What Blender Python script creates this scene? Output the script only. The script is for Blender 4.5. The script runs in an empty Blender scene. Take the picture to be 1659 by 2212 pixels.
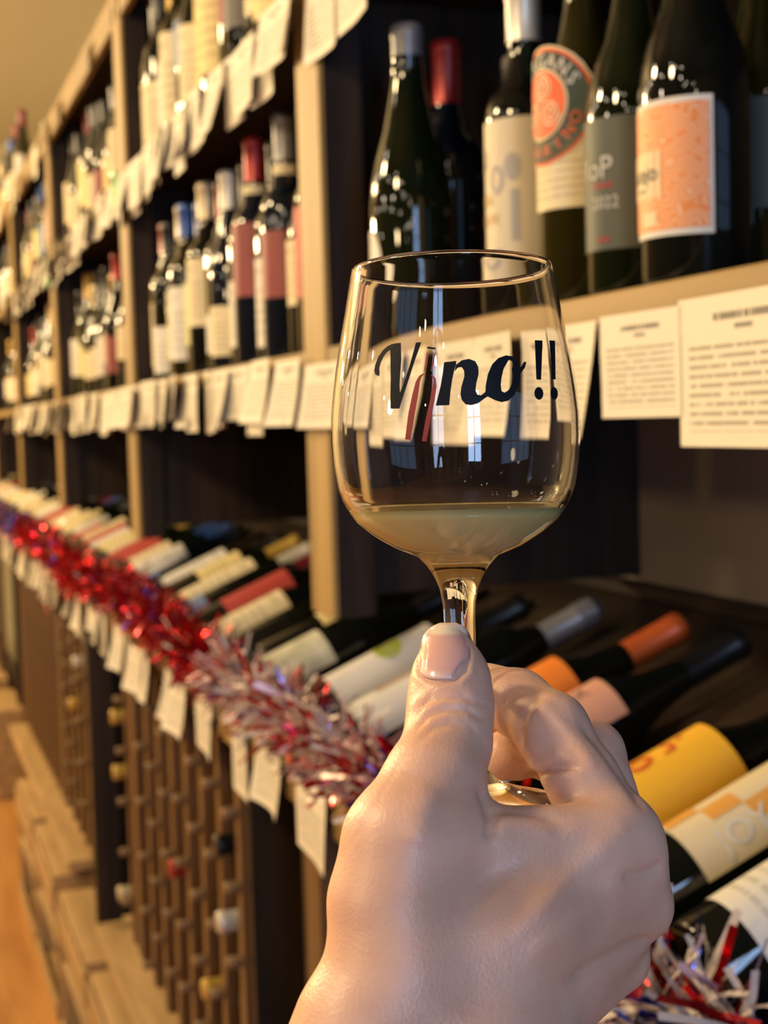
import bpy, bmesh, math, random
import numpy as np
from mathutils import Vector, Matrix
from mathutils.geometry import tessellate_polygon
random.seed(7); rng = np.random.RandomState(7)
S = bpy.context.scene
COL = S.collection

# ------------------------------------------------------------------ camera
F, CX, CY = 3070.0, 829.5, 1106.0
def _n(v): return v/np.linalg.norm(v)
_v = _n(np.array([-1079.5, 168, -3070.0])); _z = np.array([-.0282, 1, .0646]); _z = _n(_z-_v*(_z@_v))
M = np.array([np.cross(_v, _z), _v, _z])          # world = M @ (right, up, back)
EYE = np.array([0, 0, 1.55])
def ray(x, y): return M@np.array([(x-CX)/F, -(y-CY)/F, -1.0])
def at_x(x, y, X): r = ray(x, y); return EYE+r*(X/r[0])
def at_d(x, y, d): return EYE+ray(x, y)*d
def to_px(P):
    c = (np.asarray(P)-EYE)@M
    return CX+F*c[..., 0]/-c[..., 2], CY-F*c[..., 1]/-c[..., 2]
cam = bpy.data.cameras.new('camera'); cam_o = bpy.data.objects.new('camera', cam); COL.objects.link(cam_o)
mw = Matrix.Identity(4)
for i in range(3):
    for j in range(3): mw[i][j] = M[i][j]
    mw[i][3] = EYE[i]
cam_o.matrix_world = mw
cam.sensor_fit = 'VERTICAL'; cam.sensor_height = 34.6; cam.lens = F/2212*34.6
cam.clip_start = .02
cam.dof.use_dof = True; cam.dof.focus_distance = .388; cam.dof.aperture_fstop = 17
S.camera = cam_o

# ------------------------------------------------------------------ world, lights, exposure
S.view_settings.view_transform = 'Standard'; S.view_settings.look = 'None'
S.view_settings.gamma = 1; S.view_settings.exposure = 0.4
S.view_settings.use_curve_mapping = False
S.cycles.max_bounces = 10; S.cycles.transmission_bounces = 10; S.cycles.glossy_bounces = 4; S.cycles.diffuse_bounces = 3
S.cycles.caustics_reflective = False; S.cycles.caustics_refractive = True
S.cycles.sample_clamp_indirect = 4
S.cycles.use_denoising = True
W = bpy.data.worlds.new('world'); S.world = W; W.use_nodes = True
W.node_tree.nodes['Background'].inputs[0].default_value = (.7, .8, 1, 1)
W.node_tree.nodes['Background'].inputs[1].default_value = .05

def area(name, loc, target, sx, sy, col, power):
    l = bpy.data.lights.new(name, 'AREA'); l.shape = 'RECTANGLE'; l.size = sx; l.size_y = sy; l.color = col; l.energy = power
    o = bpy.data.objects.new(name, l); COL.objects.link(o); o.location = loc
    o.rotation_euler = (Vector(target)-Vector(loc)).to_track_quat('-Z', 'Y').to_euler()
    return o
# daylight that comes in through the two shop windows behind the camera
area('window_daylight', (-.12, -2.62, 1.8), (-.12, 0, 1.8), .58, 1.6, (.42, .62, 1), 36)
area('window_daylight', (2.3, -2.62, 1.75), (2.3, 0, 1.75), 2.2, 1.75, (.36, .60, 1), 8)
def bulb(loc, r, power, col=(1, .72, .37)):
    l = bpy.data.lights.new('lamp_or_fill_glow', 'POINT'); l.shadow_soft_size = r; l.color = col; l.energy = power
    o = bpy.data.objects.new('lamp_or_fill_glow', l); COL.objects.link(o); o.location = loc
# warm shop lamps, an added far fill light, and small bulbs strung under the ceiling
for p, r, e in [((-1.0, .62, 2.5), .09, 46), ((-1.3, 2.2, 2.75), .10, 85), ((-1.3, 4.6, 2.75), .10, 90), ((-2.2, 7.0, 2.6), .10, 320), ((-1.7, .15, 1.95), .08, 26)]:  # the strongest, farthest one is an added fill to brighten the far wall
    bulb(p, r, e)
for k in range(34):
    t = k/33
    bulb((-.95+.55*math.sin(k*2.3), -1.9+t*5.8, 2.3+.33*math.cos(k*1.7)), .016, 1.0, (1, .82, .6))

# ------------------------------------------------------------------ materials
MATS = {}
def mat(name, col, rough=.5, metal=0, **kw):
    if name in MATS: return MATS[name]
    m = bpy.data.materials.new(name); m.use_nodes = True
    b = m.node_tree.nodes['Principled BSDF']
    b.inputs['Base Color'].default_value = (*col, 1); b.inputs['Roughness'].default_value = rough; b.inputs['Metallic'].default_value = metal
    for k, v in kw.items():
        b.inputs[k.replace('_', ' ')].default_value = v
    m.diffuse_color = (*col, 1); MATS[name] = m
    return m
def nd(m, t, **kw):
    n = m.node_tree.nodes.new(t)
    for k, v in kw.items(): setattr(n, k, v)
    return n
def mottle(m, c1, c2, scale=(8, 8, 8), detail=4, bump=0, coords='Object', nscale=1.0):
    """two-tone noise colour with optional fine relief"""
    L = m.node_tree.links; b = m.node_tree.nodes['Principled BSDF']
    tc = nd(m, 'ShaderNodeTexCoord'); mp = nd(m, 'ShaderNodeMapping'); mp.inputs['Scale'].default_value = scale
    no = nd(m, 'ShaderNodeTexNoise'); no.inputs['Scale'].default_value = nscale; no.inputs['Detail'].default_value = detail
    cr = nd(m, 'ShaderNodeValToRGB'); cr.color_ramp.elements[0].color = (*c1, 1); cr.color_ramp.elements[1].color = (*c2, 1)
    cr.color_ramp.elements[0].position = .35; cr.color_ramp.elements[1].position = .65
    L.new(tc.outputs[coords], mp.inputs[0]); L.new(mp.outputs[0], no.inputs['Vector']); L.new(no.outputs[0], cr.inputs[0]); L.new(cr.outputs[0], b.inputs['Base Color'])
    if bump:
        bp = nd(m, 'ShaderNodeBump'); bp.inputs['Strength'].default_value = bump; bp.inputs['Distance'].default_value = .002
        L.new(no.outputs[0], bp.inputs['Height']); L.new(bp.outputs[0], b.inputs['Normal'])
    return m
WOOD = mottle(mat('honey_wood', (.34, .22, .1), .55), (.25, .155, .045), (.37, .24, .075), (30, 30, 2.5), bump=.15)
WOODH = mottle(mat('honey_wood_rail', (.34, .22, .1), .55), (.23, .145, .048), (.34, .22, .08), (30, 2.5, 30), bump=.15)
DARK = mottle(mat('dark_stained_wood', (.03, .02, .015), .5, 0, Specular_IOR_Level=.2), (.016, .010, .007), (.036, .022, .014), (40, 40, 3), bump=.1)
DARKP = mottle(mat('dark_stained_panel', (.035, .024, .018), .55, 0, Specular_IOR_Level=.2), (.028, .018, .012), (.05, .032, .02), (6, 3, 40))
BACK = mottle(mat('brown_back_board', (.07, .05, .035), .6), (.29, .22, .15), (.35, .265, .185), (5, 5, 3))
SLAT = mottle(mat('rack_slat_wood', (.2, .11, .05), .45), (.085, .042, .014), (.15, .075, .026), (40, 40, 3), bump=.1)
PEG = mottle(mat('rack_dowel_wood', (.3, .19, .1), .5), (.15, .09, .042), (.22, .135, .065), (50, 50, 50))
PALE = mottle(mat('pale_plank_wood', (.42, .3, .17), .6), (.33, .21, .09), (.47, .31, .15), (25, 3, 25), bump=.15)
WALLM = mottle(mat('cream_wall_paint', (.5, .45, .3), .8), (.47, .42, .28), (.53, .47, .32), (3, 3, 3))
FLOORM = mottle(mat('orange_floor_boards', (.42, .2, .06), .35), (.36, .16, .045), (.5, .25, .075), (14, 1.5, 1))
def glassy(name, col): return mat(name, col, .04, 0, Specular_IOR_Level=.5)
G_BLACK = glassy('black_bottle_glass', (.004, .005, .004)); G_GREEN = glassy('dark_green_bottle_glass', (.004, .007, .002))
G_OLIVE = glassy('olive_bottle_glass', (.016, .014, .002)); G_BLUE = glassy('blue_black_bottle_glass', (.004, .007, .014))
GL = [G_BLACK, G_GREEN, G_OLIVE, G_BLUE]
CAPC = dict(red=(.33, .02, .02), black=(.01, .01, .012), white=(.6, .57, .52), grey=(.2, .2, .22), gold=(.55, .36, .08), orange=(.6, .12, .03), blue=(.03, .08, .3), green=(.02, .3, .08), wine=(.16, .012, .025), cream=(.62, .52, .34))
def cap(c): return mat('capsule_'+c, CAPC[c], .32, .25)
LABC = dict(white=(.72, .7, .66), cream=(.72, .63, .42), yellow=(.75, .62, .3), red=(.42, .05, .045), wine=(.24, .05, .05), grey=(.33, .33, .33), greenish=(.55, .55, .22),
            black=(.03, .033, .03), pink=(.66, .34, .25), orange=(.85, .24, .03), sun=(.86, .48, .035), blue=(.12, .2, .4), slate=(.055, .065, .055))
def printed(name, base, ink, lines=9, inkw=.5):
    """paper with rows of small unreadable print (uv: u across, v up)"""
    if name in MATS: return MATS[name]
    m = mat(name, base, .7); L = m.node_tree.links; b = m.node_tree.nodes['Principled BSDF']
    uv = nd(m, 'ShaderNodeTexCoord'); sp = nd(m, 'ShaderNodeSeparateXYZ'); L.new(uv.outputs['UV'], sp.inputs[0])
    def mth(op, a, c=None, d=None):
        n = nd(m, 'ShaderNodeMath', operation=op)
        for i, x in enumerate((a, c, d)):
            if x is None: continue
            if isinstance(x, (int, float)): n.inputs[i].default_value = x
            else: L.new(x, n.inputs[i])
        return n.outputs[0]
    u, v = sp.outputs[0], sp.outputs[1]
    row = mth('FRACT', mth('MULTIPLY', v, lines*1.45))
    inrow = mth('MULTIPLY', mth('GREATER_THAN', row, .3), mth('LESS_THAN', row, .72))
    body = mth('MULTIPLY', mth('GREATER_THAN', v, .10), mth('LESS_THAN', v, .70))
    side = mth('MULTIPLY', mth('GREATER_THAN', u, .08), mth('LESS_THAN', u, .93))
    ti = mth('MULTIPLY', mth('GREATER_THAN', v, .83), mth('LESS_THAN', v, .88))
    ti = mth('MULTIPLY', ti, mth('LESS_THAN', mth('ABSOLUTE', mth('SUBTRACT', u, .52)), .24))
    t2 = mth('MULTIPLY', mth('GREATER_THAN', v, .765), mth('LESS_THAN', v, .80))
    t2 = mth('MULTIPLY', t2, mth('LESS_THAN', mth('ABSOLUTE', mth('SUBTRACT', u, .52)), .07))
    cb = nd(m, 'ShaderNodeCombineXYZ'); L.new(mth('MULTIPLY', u, 34), cb.inputs[0]); L.new(mth('MULTIPLY', mth('FLOOR', mth('MULTIPLY', v, lines*1.45)), 7.7), cb.inputs[1])
    no = nd(m, 'ShaderNodeTexNoise'); no.inputs['Scale'].default_value = 1; no.inputs['Detail'].default_value = 2; L.new(cb.outputs[0], no.inputs['Vector'])
    word = mth('GREATER_THAN', no.outputs[0], .42)
    msk = mth('MAXIMUM', mth('MULTIPLY', mth('MULTIPLY', inrow, body), side), mth('MAXIMUM', mth('MULTIPLY', ti, 1.3), mth('MULTIPLY', t2, 1.2)))
    msk = mth('MULTIPLY', mth('MULTIPLY', msk, word), inkw)
    mx = nd(m, 'ShaderNodeMix', data_type='RGBA'); L.new(msk, mx.inputs[0])
    mx.inputs[6].default_value = (*base, 1); mx.inputs[7].default_value = (*ink, 1)
    L.new(mx.outputs[2], b.inputs['Base Color'])
    return m
PAPER = printed('printed_tag_paper', (.74, .70, .60), (.08, .075, .07), 11, .62)
for c in ('white', 'cream', 'yellow'): printed('label_'+c, LABC[c], tuple(x*.45 for x in LABC[c]), 6, .5)
def lab(c): return mat('label_'+c, LABC[c], .55)

# ------------------------------------------------------------------ mesh helpers
def link(name, me, m=None, parent=None, smooth=False):
    o = bpy.data.objects.new(name, me); COL.objects.link(o)
    if m is not None and not me.materials:
        for x in (m if isinstance(m, (list, tuple)) else [m]): me.materials.append(x)
    if parent is not None: o.parent = parent
    if smooth: me.shade_smooth()
    return o
def mesh(name, V, Fc, uv=None):
    me = bpy.data.meshes.new(name); me.from_pydata([tuple(map(float, v)) for v in V], [], [tuple(map(int, f)) for f in Fc])
    if uv is not None:
        l = me.uv_layers.new(name='UVMap')
        for i, lp in enumerate(me.loops): l.data[i].uv = uv[lp.vertex_index]
    me.update(); return me
def tag(o, label, cat, group=None, kind=None):
    if label: o['label'] = label
    if cat: o['category'] = cat
    if group: o['group'] = group
    if kind: o['kind'] = kind
    return o
def empty(name, loc, label, cat, group=None, rot=None):
    o = bpy.data.objects.new(name, None); COL.objects.link(o); o.location = loc
    if rot is not None: o.rotation_euler = rot
    return tag(o, label, cat, group)
def box_me(x0, x1, y0, y1, z0, z1, bev=.0015):
    bm = bmesh.new(); bmesh.ops.create_cube(bm, size=1)
    for v in bm.verts: v.co = Vector(((x0+x1)/2+v.co.x*(x1-x0), (y0+y1)/2+v.co.y*(y1-y0), (z0+z1)/2+v.co.z*(z1-z0)))
    if bev: bmesh.ops.bevel(bm, geom=bm.edges[:], offset=bev, segments=1, affect='EDGES')
    me = bpy.data.meshes.new('board'); bm.to_mesh(me); bm.free(); return me
def box(name, m, x0, x1, y0, y1, z0, z1, parent=None, bev=.0015): return link(name, box_me(x0, x1, y0, y1, z0, z1, bev), m, parent)
def lathe_me(prof, n=24, closed=False):
    V = []; Fc = []; k = len(prof)
    for r, z in prof:
        for i in range(n):
            a = 2*math.pi*i/n; V.append((r*math.cos(a), r*math.sin(a), z))
    for j in range(k if closed else k-1):
        for i in range(n):
            a = j*n+i; b = j*n+(i+1) % n; c = ((j+1) % k)*n+(i+1) % n; d = ((j+1) % k)*n+i
            Fc.append((a, b, c, d))
    me = mesh('lathe', V, Fc)
    bm = bmesh.new(); bm.from_mesh(me); bmesh.ops.remove_doubles(bm, verts=bm.verts, dist=1e-6)
    bmesh.ops.recalc_face_normals(bm, faces=bm.faces); bm.to_mesh(me); bm.free(); me.shade_smooth(); return me
def copy_thing(root, loc=None, rot=None):
    r = root.copy(); COL.objects.link(r)
    for ch in root.children:
        c = ch.copy(); COL.objects.link(c); c.parent = r
        for g in ch.children:
            d = g.copy(); COL.objects.link(d); d.parent = c
    if loc is not None: r.location = loc
    if rot is not None: r.rotation_euler = rot
    return r

# ------------------------------------------------------------------ the room
def struct(name, me, m, parent=None):
    o = link(name, me, m, parent); o['kind'] = 'structure'; return o
struct('floor', box_me(-3.6, 4.4, -2.8, 9.2, -.06, 0, 0), FLOORM)
struct('ceiling', box_me(-3.6, 4.4, -2.8, 3.4, 3.3, 3.4, 0), mat('dark_ceiling_paint', (.045, .03, .02), .8))
struct('ceiling', box_me(-3.6, 4.4, 3.4, 9.2, 3.3, 3.4, 0), mat('cream_ceiling_paint', (.52, .48, .36), .8))
struct('wall_far', box_me(-3.6, 1.3, 9.1, 9.2, 0, 3.3, 0), WALLM)
struct('wall_left', box_me(-3.7, -3.6, -2.8, 9.2, 0, 3.3, 0), mat('brown_side_wall_paint', (.07, .045, .03), .8))
struct('wall_behind_shelves', box_me(1.0, 4.4, .5, .56, 0, 3.3, 0), mat('brown_wall_paint', (.10, .06, .045), .7))
struct('wall_right', box_me(1.0, 1.1, .5, 9.2, 0, 3.3, 0), WALLM)
def wall_back():
    V = []; bm = bmesh.new()
    def bx(x0, x1, z0, z1):
        r = bmesh.ops.create_cube(bm, size=1)['verts']
        for v in r: v.co = Vector(((x0+x1)/2+v.co.x*(x1-x0), -2.7+v.co.y*.1, (z0+z1)/2+v.co.z*(z1-z0)))
    bx(-3.6, -.45, 0, 3.3); bx(.21, 1.2, 0, 3.3); bx(3.4, 4.2, 0, 3.3); bx(-.45, .21, 0, .87); bx(1.2, 3.4, 0, .87); bx(-.45, .21, 2.63, 3.3); bx(1.2, 3.4, 2.63, 3.3)
    me = bpy.data.meshes.new('w'); bm.to_mesh(me); bm.free(); return me
struct('wall_back', wall_back(), mat('brown_wall_paint', (.10, .06, .045), .7))
for nme, x0, x1, bars in (('window_1', -.45, .21, [-.12]), ('window_2', 1.2, 3.4, [1.75, 2.3, 2.85])):
    e = bpy.data.objects.new(nme, None); COL.objects.link(e); e['kind'] = 'structure'
    FR = mat('window_frame_paint', (.5, .47, .42), .5)
    for b in bars: box('mullion', FR, b-.02, b+.02, -2.6, -2.56, .87, 2.63, e)
    for z in (1.45, 2.05): box('muntin', FR, x0, x1, -2.6, -2.57, z-.012, z+.012, e)
    for xx in (x0, x1-.04): box('window_frame', FR, xx, xx+.04, -2.62, -2.55, .87, 2.63, e)

# ------------------------------------------------------------------ shelving unit
XF, XB = .484, .897
Y0, Y1 = .60, 8.9
ZB, ZA, ZT = 1.635, 2.055, 2.437
posts = [1.605, 2.935, 4.24, 5.52, 6.8, 8.08]
unit = empty('display_shelving', (0, 0, 0), 'long dark wooden wine shelving unit with honey coloured front posts', 'shelving')
def part(name, m, *a, parent=unit, bev=.0015): return box(name, m, *a, parent=parent, bev=bev)
part('back_panel', BACK, XB, XB+.015, Y0, Y1, 1.30, ZB-.02)
part('back_panel', DARKP, XB, XB+.015, Y0, Y1, ZB, ZT)
segs = [Y0]+posts+[Y1]
for i in range(len(segs)-1):
    a, b = segs[i]+(.02 if i else 0), segs[i+1]-.02
    for z in (ZB, ZA, ZT):
        if z == ZT: part('top_rail', WOODH, XF-.004, XF+.012, a, b, z-.07, z-.025)
        s = part('shelf_board', DARK, XF+.012, XB, a, b, z-.022, z-.001)
        part('shelf_edge', WOODH, XF-.002, XF+.012, a-.02*(i > 0)+.022*(i > 0), b+.0, z-.024, z, parent=s)
for y in posts:
    part('divider', DARK, XF+.018, XB, y-.018, y+.018, 1.345, ZT-.03)
    part('post', WOOD, XF-.004, XF+.004, y-.044, y+.044, 1.322, ZT-.025); part('stile', DARK, XF+.0045, XF+.05, y-.042, y+.042, 1.322, ZT-.025)
# sloping bottle deck
def deck_z(x): return 1.155+(x-.46)*.42
V = []; 
for x in (.455, .86, XB):
    z = deck_z(min(x, .86)) 
    for dz in (0, -.018):
        for y in (Y0, Y1): V.append((x, y, z+dz))
me = mesh('deck', V, [(0, 1, 5, 4), (2, 6, 7, 3), (4, 5, 9, 8), (6, 10, 11, 7), (0, 2, 3, 1), (8, 9, 11, 10), (0, 4, 6, 2), (4, 8, 10, 6), (1, 3, 7, 5), (5, 7, 11, 9)])
link('sloping_deck', me, DARKP, unit)
part('front_ledge', WOODH, .432, .456, Y0, Y1, 1.105, 1.168)
part('back_trim', DARKP, XB-.03, XB-.001, Y0, Y1, deck_z(.86), 1.338)
# thin rails that keep the lying bottles apart
def rail_me():
    V = []
    for x in (.47, .80):
        for y in (-.004, .004):
            for h in (0, .012): V.append((x, y, deck_z(x)+h))
    return mesh('rail', V, [(0, 1, 3, 2), (4, 6, 7, 5), (0, 4, 5, 1), (2, 3, 7, 6), (1, 5, 7, 3), (0, 2, 6, 4)])
RAIL = rail_me(); RAIL.materials.append(DARK)

# ------------------------------------------------------------------ bottles
def profile(kind, H, R):
    rn = .0145
    if kind == 'bordeaux':
        P = [(0, .006), (R*.6, .004), (R*.93, 0), (R, .006), (R, .60*H), (R*.97, .635*H), (R*.84, .67*H), (R*.6, .70*H), (.021, .73*H), (rn+.001, .77*H), (rn, .80*H)]
    elif kind == 'burgundy':
        P = [(0, .008), (R*.6, .004), (R*.93, 0), (R, .006), (R, .46*H), (R*.975, .51*H), (R*.9, .56*H), (R*.76, .615*H), (R*.6, .665*H), (.019, .73*H), (rn+.001, .79*H), (rn, .82*H)]
    elif kind == 'flute':
        P = [(0, .006), (R*.93, 0), (R, .006), (R, .40*H), (R*.95, .48*H), (R*.84, .56*H), (R*.7, .63*H), (R*.56, .70*H), (.018, .78*H), (rn, .83*H)]
    else:   # sparkling
        P = [(0, .01), (R*.6, .004), (R*.93, 0), (R, .008), (R, .42*H), (R*.96, .49*H), (R*.84, .57*H), (R*.64, .66*H), (.021, .76*H), (.0175, .82*H)]
    return P+[(rn, H-.012), (rn+.0015, H-.011), (rn+.0015, H-.003), (rn-.001, H), (0, H)]
_pc = {}
def glass_me(kind, H, R, g):
    k = (kind, round(H, 3), round(R, 4), g.name)
    if k not in _pc:
        me = lathe_me(profile(kind, H, R), 28); me.materials.append(g); _pc[k] = me
    return _pc[k]
def cap_me(m, H, frac, ribs=False):
    k = (m.name, round(H, 3), frac, ribs)
    if k not in _pc:
        z0 = frac*H; r = .0158
        if ribs:
            P = [(r, z0)]; n = 5
            P += [(r, H-.03)]
            for i in range(n):
                z = H-.028+i*.005; P += [(r+.0012, z), (r+.0012, z+.0028), (r-.0003, z+.0035)]
            P += [(r-.001, H+.001), (0, H+.001)]
        else:
            P = [(r+.0005, z0), (r, z0+.004), (r, H-.014), (r+.001, H-.012), (r+.001, H-.002), (r-.001, H+.001), (0, H+.001)]
        me = lathe_me(P, 22); me.materials.append(m); _pc[k] = me
    return _pc[k]
def label_me(m, R, z0, z1, half, n=18, outline=None):
    """a curved label around +X; outline(u) may shape top and bottom (u -1..1)"""
    k = (m.name, round(R, 4), round(z0, 3), round(z1, 3), round(half, 2), outline)
    if k in _pc: return _pc[k]
    V = []; Fc = []; uv = []
    for i in range(n+1):
        u = -1+2*i/n; a = u*half
        lo, hi = (z0, z1) if outline != 'oval' else ((z0+z1)/2-(z1-z0)/2*math.sqrt(max(0, 1-u*u)), (z0+z1)/2+(z1-z0)/2*math.sqrt(max(0, 1-u*u)))
        for j, z in enumerate((lo, hi)):
            V.append((R*math.cos(a), R*math.sin(a), z)); uv.append((i/n, j))
    for i in range(n): Fc.append((2*i, 2*i+2, 2*i+3, 2*i+1))
    me = mesh('label', V, Fc, uv); me.materials.append(m); me.shade_smooth(); _pc[k] = me
    return me
def solid_label(root, m, R, z0, z1, half, name='label', outline=None, off=.0004):
    return link(name, label_me(m, R+off, z0, z1, half, outline=outline), None, root)
def wrapped(root, polys, m, R, name, cut=2):
    """flat polygons (arc, height) laid on the bottle's side"""
    bm = bmesh.new()
    for loops in polys:
        vs = [v for lp in loops for v in lp]
        tris = tessellate_polygon([[Vector((x, y, 0)) for x, y in lp] for lp in loops])
        bv = [bm.verts.new((x, y, 0)) for x, y in vs]
        for t in tris:
            try: bm.faces.new([bv[i] for i in t])
            except ValueError: pass
    if cut: bmesh.ops.subdivide_edges(bm, edges=bm.edges[:], cuts=cut, use_grid_fill=True)
    for v in bm.verts:
        a = v.co.x/R; z = v.co.y; v.co = Vector((R*math.cos(a), R*math.sin(a), z))
    me = bpy.data.meshes.new(name); bm.to_mesh(me); bm.free(); return link(name, me, m, root)
_deps = None
def text_polys(s, size, spin=0, ox=0, oy=0):
    cu = bpy.data.curves.new('t', 'FONT'); cu.body = s; cu.size = size; cu.align_x = 'CENTER'; cu.align_y = 'CENTER'; cu.resolution_u = 3
    o = bpy.data.objects.new('t', cu); COL.objects.link(o)
    dg = bpy.context.evaluated_depsgraph_get(); dg.update()
    me = bpy.data.meshes.new_from_object(o.evaluated_get(dg)); bpy.data.objects.remove(o)
    c, sn = math.cos(spin), math.sin(spin)
    V = [(v.co.x*c-v.co.y*sn+ox, v.co.x*sn+v.co.y*c+oy) for v in me.vertices]
    return [[[V[i] for i in p.vertices]] for p in me.polygons]
def ring_poly(cx, cy, rx, ry, t, n=28):
    o = [(cx+rx*math.cos(2*math.pi*i/n), cy+ry*math.sin(2*math.pi*i/n)) for i in range(n)]
    i_ = [(cx+(rx-t)*math.cos(2*math.pi*i/n), cy+(ry-t)*math.sin(2*math.pi*i/n)) for i in range(n)][::-1]
    return [[[o[k], o[(k+1) % n], i_[-(k+1) % n-1 if False else n-1-((k+1) % n)], i_[n-1-k]]] for k in range(n)]
def disc_poly(cx, cy, rx, ry, n=28): return [[[(cx+rx*math.cos(2*math.pi*i/n), cy+ry*math.sin(2*math.pi*i/n)) for i in range(n)]]]
def rect_poly(x0, x1, y0, y1): return [[[(x0, y0), (x1, y0), (x1, y1), (x0, y1)]]]
def stroke(pts, w):
    out = []
    if not hasattr(w, '__len__'): w = [w]*len(pts)
    L, R_ = [], []
    for i, p in enumerate(pts):
        a = pts[max(0, i-1)]; b = pts[min(len(pts)-1, i+1)]
        dx, dy = b[0]-a[0], b[1]-a[1]; d = math.hypot(dx, dy) or 1
        nx, ny = -dy/d*w[i]/2, dx/d*w[i]/2
        L.append((p[0]+nx, p[1]+ny)); R_.append((p[0]-nx, p[1]-ny))
    for i in range(len(pts)-1): out.append([[L[i], L[i+1], R_[i+1], R_[i]]])
    return out

def bottle(label, kind='bordeaux', H=.30, R=.037, g=G_BLACK, capc='black', capf=.80, lc='white', l0=.22, l1=.50, half=1.25, group=None, ribs=False, neck=None):
    r = empty('wine_bottle', (0, 0, 0), label, 'bottle', group)
    link('bottle_glass', glass_me(kind, H, R, g), None, r)
    if capc: link('capsule', cap_me(cap(capc), H, capf, ribs), None, r)
    if lc: link('label', label_me(lab(lc), R+.0004, l0*H, l1*H, half), None, r)
    if neck: link('neck_label', label_me(lab(neck), .0182, .74*H, .79*H, 3.1), None, r)
    return r
UPROT = (0, 0, math.pi)         # label faces the aisle (-X)
_placed = []
def put(b, x, y, z, spin=0):
    for p in posts:
        if abs(y-p) < .082: y = p+(.082 if y > p else -.082)
    x0 = x
    def hit(): return any(abs(z-q[2]) < .1 and math.hypot(x-q[0], y-q[1]) < .0805 for q in _placed)
    while hit():
        x += .004
        if x > .852: x = x0; y += .01
    _placed.append((x, y, z)); b.location = (x, y, z); b.rotation_euler = (0, 0, math.pi+spin); return b
def base_y(px, X, py=640): return at_x(px, py, X)[1]

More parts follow.
